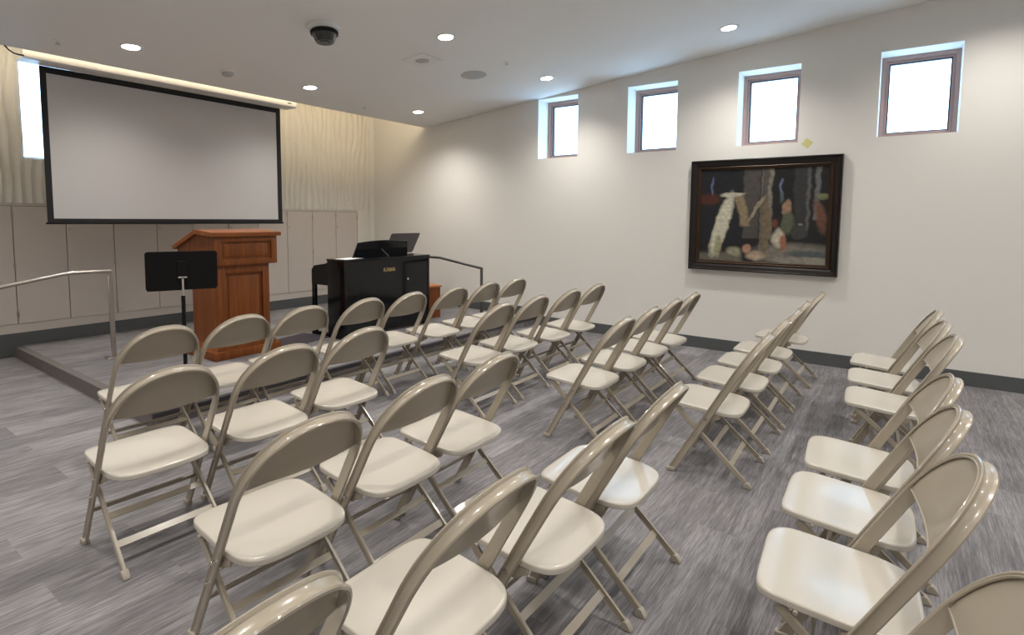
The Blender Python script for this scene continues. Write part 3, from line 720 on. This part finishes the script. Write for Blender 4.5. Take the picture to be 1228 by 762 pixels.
# channel profile: rounded rear rim, groove, rounded front rim
PROF = [(-0.0050, -0.0195), (0.0000, -0.0225), (0.0052, -0.0205), (0.0068, -0.0165), (0.0045, -0.0120), (0.0010, -0.004), (0.0012, 0.007), (0.0045, 0.0105), (0.0060, 0.0140), (0.0035, 0.0170), (-0.0020, 0.0175), (-0.0052, 0.0140), (-0.0042, 0.004), (-0.0040, -0.012)]

def make_chair(label):
    t = thing('folding_chair', label, 'chair', (0, 0, 0), 0, 'beige steel folding chairs')
    # ---- back frame (inverted U above the seat)
    pts, nr = [], []
    zs = [0.36, 0.43, 0.50, 0.54]
    for z in zs: pts.append(V((-TW, KY * z, z))); nr.append(V((-1, 0, 0)))
    for k in range(0, 41):
        th = PI - PI * k / 40
        c, s_ = math.cos(th), math.sin(th)
        x = TW * math.copysign(abs(c) ** (2 / NE), c); s = (BL - 0.007) * abs(s_) ** (2 / NE)
        pts.append(arch_pt(x, s))
        gx = math.copysign(abs(x / TW) ** (NE - 1) / TW, x); gs = (s / BL) ** (NE - 1) / BL
        nr.append((V((gx, 0, 0)) + SD * gs).normalized())
    for z in zs[::-1]: pts.append(V((TW, KY * z, z))); nr.append(V((1, 0, 0)))
    bm = BM(); sweep(bm, pts, nr, PROF); obj('back_frame', bm, M_CHAIR, t)
    # ---- front legs, the same channel going on down
    for sx in (-1, 1):
        bm = BM(); P = [V((sx * TW, KY * z, z)) for z in (0.014, 0.12, 0.24, 0.362)]
        sweep(bm, P, [V((sx, 0, 0))] * 4, PROF); l = obj('leg', bm, M_CHAIR, t)
        bm = BM(); box(bm, (sx * TW - 0.012, -0.026, 0.0005), (sx * TW + 0.012, 0.016, 0.022)); bevel(bm, 0.004, 2); obj('foot_cap', bm, M_CAP, l)
    # ---- backrest panel
    bm = BM()
    ni, nj = 26, 12
    s0 = (0.590 - ZA) * math.sqrt(1 + KY * KY)
    def hwid(s): return TW * (max(0.0, 1 - (s / BL) ** NE)) ** (1 / NE) - 0.006
    layers = []
    for off in (-0.0015, 0.0015):
        g = []
        for j in range(nj + 1):
            q = j / nj; s = s0 + (BL - 0.0135 - s0) * (1 - (1 - q) ** 1.6)
            h = max(0.012, hwid(s)); row = []
            for i in range(ni + 1):
                x = -h + 2 * h * i / ni
                edge = 0.0
                if j == 0: edge = -0.004
                row.append(bm.verts.new(arch_pt(x, s) + FD * (off + edge + 0.010)))
            g.append(row)
        layers.append(g)
    for g in layers:
        for j in range(nj):
            for i in range(ni): bm.faces.new((g[j][i], g[j][i + 1], g[j + 1][i + 1], g[j + 1][i]))
    A, B = layers
    for i in range(ni):
        bm.faces.new((A[0][i], B[0][i], B[0][i + 1], A[0][i + 1])); bm.faces.new((A[nj][i], A[nj][i + 1], B[nj][i + 1], B[nj][i]))
    for j in range(nj):
        bm.faces.new((A[j][0], A[j + 1][0], B[j + 1][0], B[j][0])); bm.faces.new((A[j][ni], B[j][ni], B[j + 1][ni], A[j + 1][ni]))
    bk = obj('backrest', bm, M_CHAIR, t)
    # rolled hem along the bottom and rounded rim inside the frame
    bm = BM(); h = hwid(s0)
    tube(bm, [arch_pt(-h + 2 * h * i / 20, s0) + FD * 0.0080 for i in range(21)], 0.0024, 8)
    obj('hem', bm, M_HEM, bk)
    bm = BM()
    rim = []
    for k in range(0, 41):
        th = PI - PI * k / 40; c, s_ = math.cos(th), math.sin(th)
        a_, b_ = TW - 0.0075, BL - 0.0145
        x = a_ * math.copysign(abs(c) ** (2 / NE), c); s = b_ * abs(s_) ** (2 / NE)
        if s >= s0 - 0.002: rim.append(arch_pt(x, s) + FD * 0.0155)
    tube(bm, rim, 0.0036, 8); obj('rim', bm, M_CHAIR, bk)
    # ---- seat pan: dished, rolled edge
    bm = BM()
    yf, yb, sw = 0.046, -0.343, 0.191
    cyy = (yf + yb) / 2; hy = (yf - yb) / 2
    nn = 72
    def outline(k, grow=0.0):
        th = 2 * PI * k / nn; c, s_ = math.cos(th), math.sin(th)
        e = 6.2 if s_ > 0 else 4.4
        x = (sw + grow) * math.copysign(abs(c) ** (2 / e), c); y = (hy + grow) * math.copysign(abs(s_) ** (2 / e), s_)
        if y < 0: x *= 1 - 0.03 * (-y / hy) ** 2
        return x, y
    def top(x, y):
        q = y / hy
        z = 0.376 + 0.014 * q
        r2 = (x / sw) ** 2 + ((y + 0.03) / hy) ** 2
        z -= 0.007 * math.exp(-1.9 * r2)
        if q > 0.6: z -= 0.010 * ((q - 0.6) / 0.4) ** 2
        return z
    rings = [[bm.verts.new((0, cyy, top(0, 0)))]]
    for f in (0.14, 0.3, 0.46, 0.62, 0.76, 0.87, 0.94, 0.975):
        rings.append([bm.verts.new((outline(k)[0] * f, cyy + outline(k)[1] * f, top(outline(k)[0] * f, outline(k)[1] * f))) for k in range(nn)])
    for (g_, dz) in ((-0.0012, -0.0022), (0.0, -0.0055), (0.0, -0.0185), (-0.003, -0.0215), (-0.010, -0.0205)):
        rings.append([bm.verts.new((outline(k, g_)[0], cyy + outline(k, g_)[1], top(*outline(k)) + dz)) for k in range(nn)])
    rings.append([bm.verts.new((outline(k)[0] * 0.92, cyy + outline(k)[1] * 0.92, top(outline(k)[0] * .92, outline(k)[1] * .92) - 0.007)) for k in range(nn)])
    rings.append([bm.verts.new((outline(k)[0] * 0.5, cyy + outline(k)[1] * 0.5, top(outline(k)[0] * .5, outline(k)[1] * .5) - 0.006)) for k in range(nn)])
    rings.append([bm.verts.new((0, cyy, top(0, 0) - 0.006))])
    for A, B in zip(rings, rings[1:]):
        for k in range(nn):
            k2 = (k + 1) % nn
            if len(A) == 1: bm.faces.new((A[0], B[k], B[k2]))
            elif len(B) == 1: bm.faces.new((A[k], B[0], A[k2]))
            else: bm.faces.new((A[k], B[k], B[k2], A[k2]))
    st = obj('seat', bm, M_SEAT, t)
    for sx in (-1, 1):   # rubber bumper knobs on the side of the seat edge
        bm = BM(); tube(bm, [(sx * 0.186, cyy + 0.09, 0.358), (sx * 0.197, cyy + 0.09, 0.356)], 0.006, 8); obj('bumper', bm, M_CAP, st)
    # ---- rear legs
    for sx in (-1, 1):
        bm = BM()
        P = [V((sx * 0.186, -0.392, 0.014)), V((sx * 0.183, -0.27, 0.124)), V((sx * 0.178, -0.135, 0.246)), V((sx * 0.176, -0.045, 0.327)), V((sx * 0.172, -0.015, 0.352))]
        sweep(bm, P, [V((sx, 0, 0))] * len(P), [(-0.006, -0.0125), (0.003, -0.0135), (0.006, -0.010), (0.006, 0.010), (0.003, 0.0135), (-0.006, 0.0125), (-0.003, 0.009), (-0.003, -0.009)])
        l = obj('leg', bm, M_CHAIR, t)
        bm = BM(); prism(bm, [(-0.414, 0.0005), (-0.374, 0.0005), (-0.372, 0.012), (-0.386, 0.032), (-0.398, 0.030), (-0.412, 0.010)], 'x', sx * 0.186 - 0.012, sx * 0.186 + 0.012); bevel(bm, 0.0025, 1); obj('foot_cap', bm, M_CAP, l)
        # pivot rivet and hinge bracket
        bm = BM(); tube(bm, [(sx * 0.176, KY * 0.238 + 0.004, 0.238), (sx * 0.212, KY * 0.238 + 0.004, 0.238)], 0.0055, 10); obj('rivet', bm, M_CHROME, l)
        bm = BM(); prism(bm, [(-0.250, 0.347), (-0.178, 0.349), (-0.160, 0.340), (-0.160, 0.322), (-0.173, 0.307), (-0.196, 0.305), (-0.216, 0.317), (-0.246, 0.330)], 'x', sx * 0.187 - 0.003, sx * 0.187 + 0.003); obj('hinge_bracket', bm, M_CHAIR, st, False)
        bm = BM(); tube(bm, [(sx * 0.180, KY * 0.326, 0.326), (sx * 0.213, KY * 0.326, 0.326)], 0.006, 10); obj('pivot', bm, M_CHROME, st)
    # ---- cross braces
    def brace(P0, P1, up, w=0.011, th=0.003):
        bm = BM(); d = (V(P1) - V(P0)).normalized(); up = V(up).normalized(); n = d.cross(up)
        prof = [(-w, -th), (-w + 0.002, -th - 0.003), (w - 0.002, -th - 0.003), (w, -th), (w, th), (-w, th)]
        rings = [[bm.verts.new(V(p) + up * a + n * b) for a, b in prof] for p in (P0, P1)]
        for k in range(6): bm.faces.new((rings[0][k], rings[0][(k + 1) % 6], rings[1][(k + 1) % 6], rings[1][k]))
        bm.faces.new(rings[0][::-1]); bm.faces.new(rings[1]); obj('crossbar', bm, M_CHAIR, t, False)
    zf = 0.168; brace((-TW + 0.004, KY * zf, zf), (TW - 0.004, KY * zf, zf), SD, 0.011)
    rd = V((0, 0.377, 0.338)).normalized()
    for q, ww in ((0.235, 0.0135), (0.475, 0.0125)):
        y = -0.392 + q * 0.377; z = 0.014 + q * 0.338
        brace((-0.183, y, z), (0.183, y, z), rd, ww)
    return t

ROWS = {
 'row1': [(1.285, 3.580, 0), (1.716, 3.578, 0), (2.147, 3.580, -1), (2.620, 3.555, 0), (3.058, 3.545, 0), (3.530, 3.504, 0), (4.008, 3.514, 0), (4.435, 3.500, 0)],
 'row2l': [(0.961, 2.702, -1.1), (1.432, 2.682, -0.5), (1.915, 2.725, -0.3)],
 'row2r': [(3.057, 2.668, 0.5), (3.539, 2.681, 0.5), (4.025, 2.658, 0), (4.507, 2.665, 0)],
 'row3l': [(0.978, 1.800, -1.8), (1.455, 1.814, 0), (1.891, 1.826, 0.8)],
 'row3r': [(3.070, 1.764, 0.8), (3.559, 1.777, 0.3), (4.035, 1.788, 0.3), (4.477, 1.787, 0)],
 'row4l': [(0.445, 1.190, 0), (0.985, 1.135, -0.3), (1.457, 1.079, -0.6), (1.905, 1.064, 0.8)],
 'row4r': [(3.076, 0.982, 2.2), (3.600, 0.985, 1), (4.080, 0.985, 1.5), (4.540, 0.990, 1), (5.190, 0.965, 0)],
 'row5l': [(1.706, 0.249, 4), (2.190, 0.260, 1.2), (2.633, 0.252, 3.5)],
 'row5r': [(3.620, 0.184, 3), (4.115, 0.206, 3), (4.640, 0.222, -1)],
 'row6': [(1.165, 0.205, 0)],
}
LAB = {
 'row1': ['leftmost in the front row, before the music stand', 'second from left in the front row, before the lectern', 'third from left in front row, right of lectern', 'fourth from left in front row, before the piano left end',
          'fifth from left in front row, before the piano middle', 'sixth from left in the front row, before the piano right end', 'second from the right wall in the front row', 'at the right end of the front row'],
 'row2l': ['at the left end of the second row, beside open floor', 'second from left in the second row', 'third from left in the second row, on the aisle'],
 'row2r': ['in the second row, first one right of the aisle', 'in the second row, second one right of the aisle', 'in the second row, third one right of the aisle', 'at the right end of the second row'],
 'row3l': ['at the left end of the third row, large in the lower left', 'second from left in the third row', 'third from left in the third row, on the aisle'],
 'row3r': ['in the third row, first one right of the aisle', 'in the third row, second one right of the aisle', 'in the third row, third one right of the aisle', 'at the right end of the third row, left of the painting'],
 'row4l': ['only its backrest top showing at the bottom edge, left', 'second from left in the fourth row, cut by the bottom edge', 'third from left in the fourth row', 'in the fourth row on the aisle, window glare on its seat'],
 'row4r': ['nearest one right of the aisle in the fourth row, seen side on', 'second one right of the aisle in the fourth row', 'third one right of the aisle in the fourth row', 'fourth one right of the aisle, fourth row', 'at the right end of the fourth row, below the painting'],
 'row5l': ['nearest large one at the right edge, its rounded back toward the corner', 'second of the three near right ones, window glare on its seat', 'third and farthest of the three near chairs at right'],
 'row5r': ['nearest of the three chairs along the right wall', 'middle of the three chairs along the right wall', 'farthest of the three chairs by the right wall and baseboard'],
 'row6': ['cut off by the bottom right corner, only its backrest showing'],
}
proto = None
for key in ROWS:
    for (x, y, a), lab in zip(ROWS[key], LAB[key]):
        L_ = 'beige folding chair ' + lab
        if proto is None: proto = c = make_chair(L_)
        else: c = copy_tree(proto)
        c.location = (x, y, 0); c.rotation_euler = (0, 0, math.radians(a)); c['label'] = L_
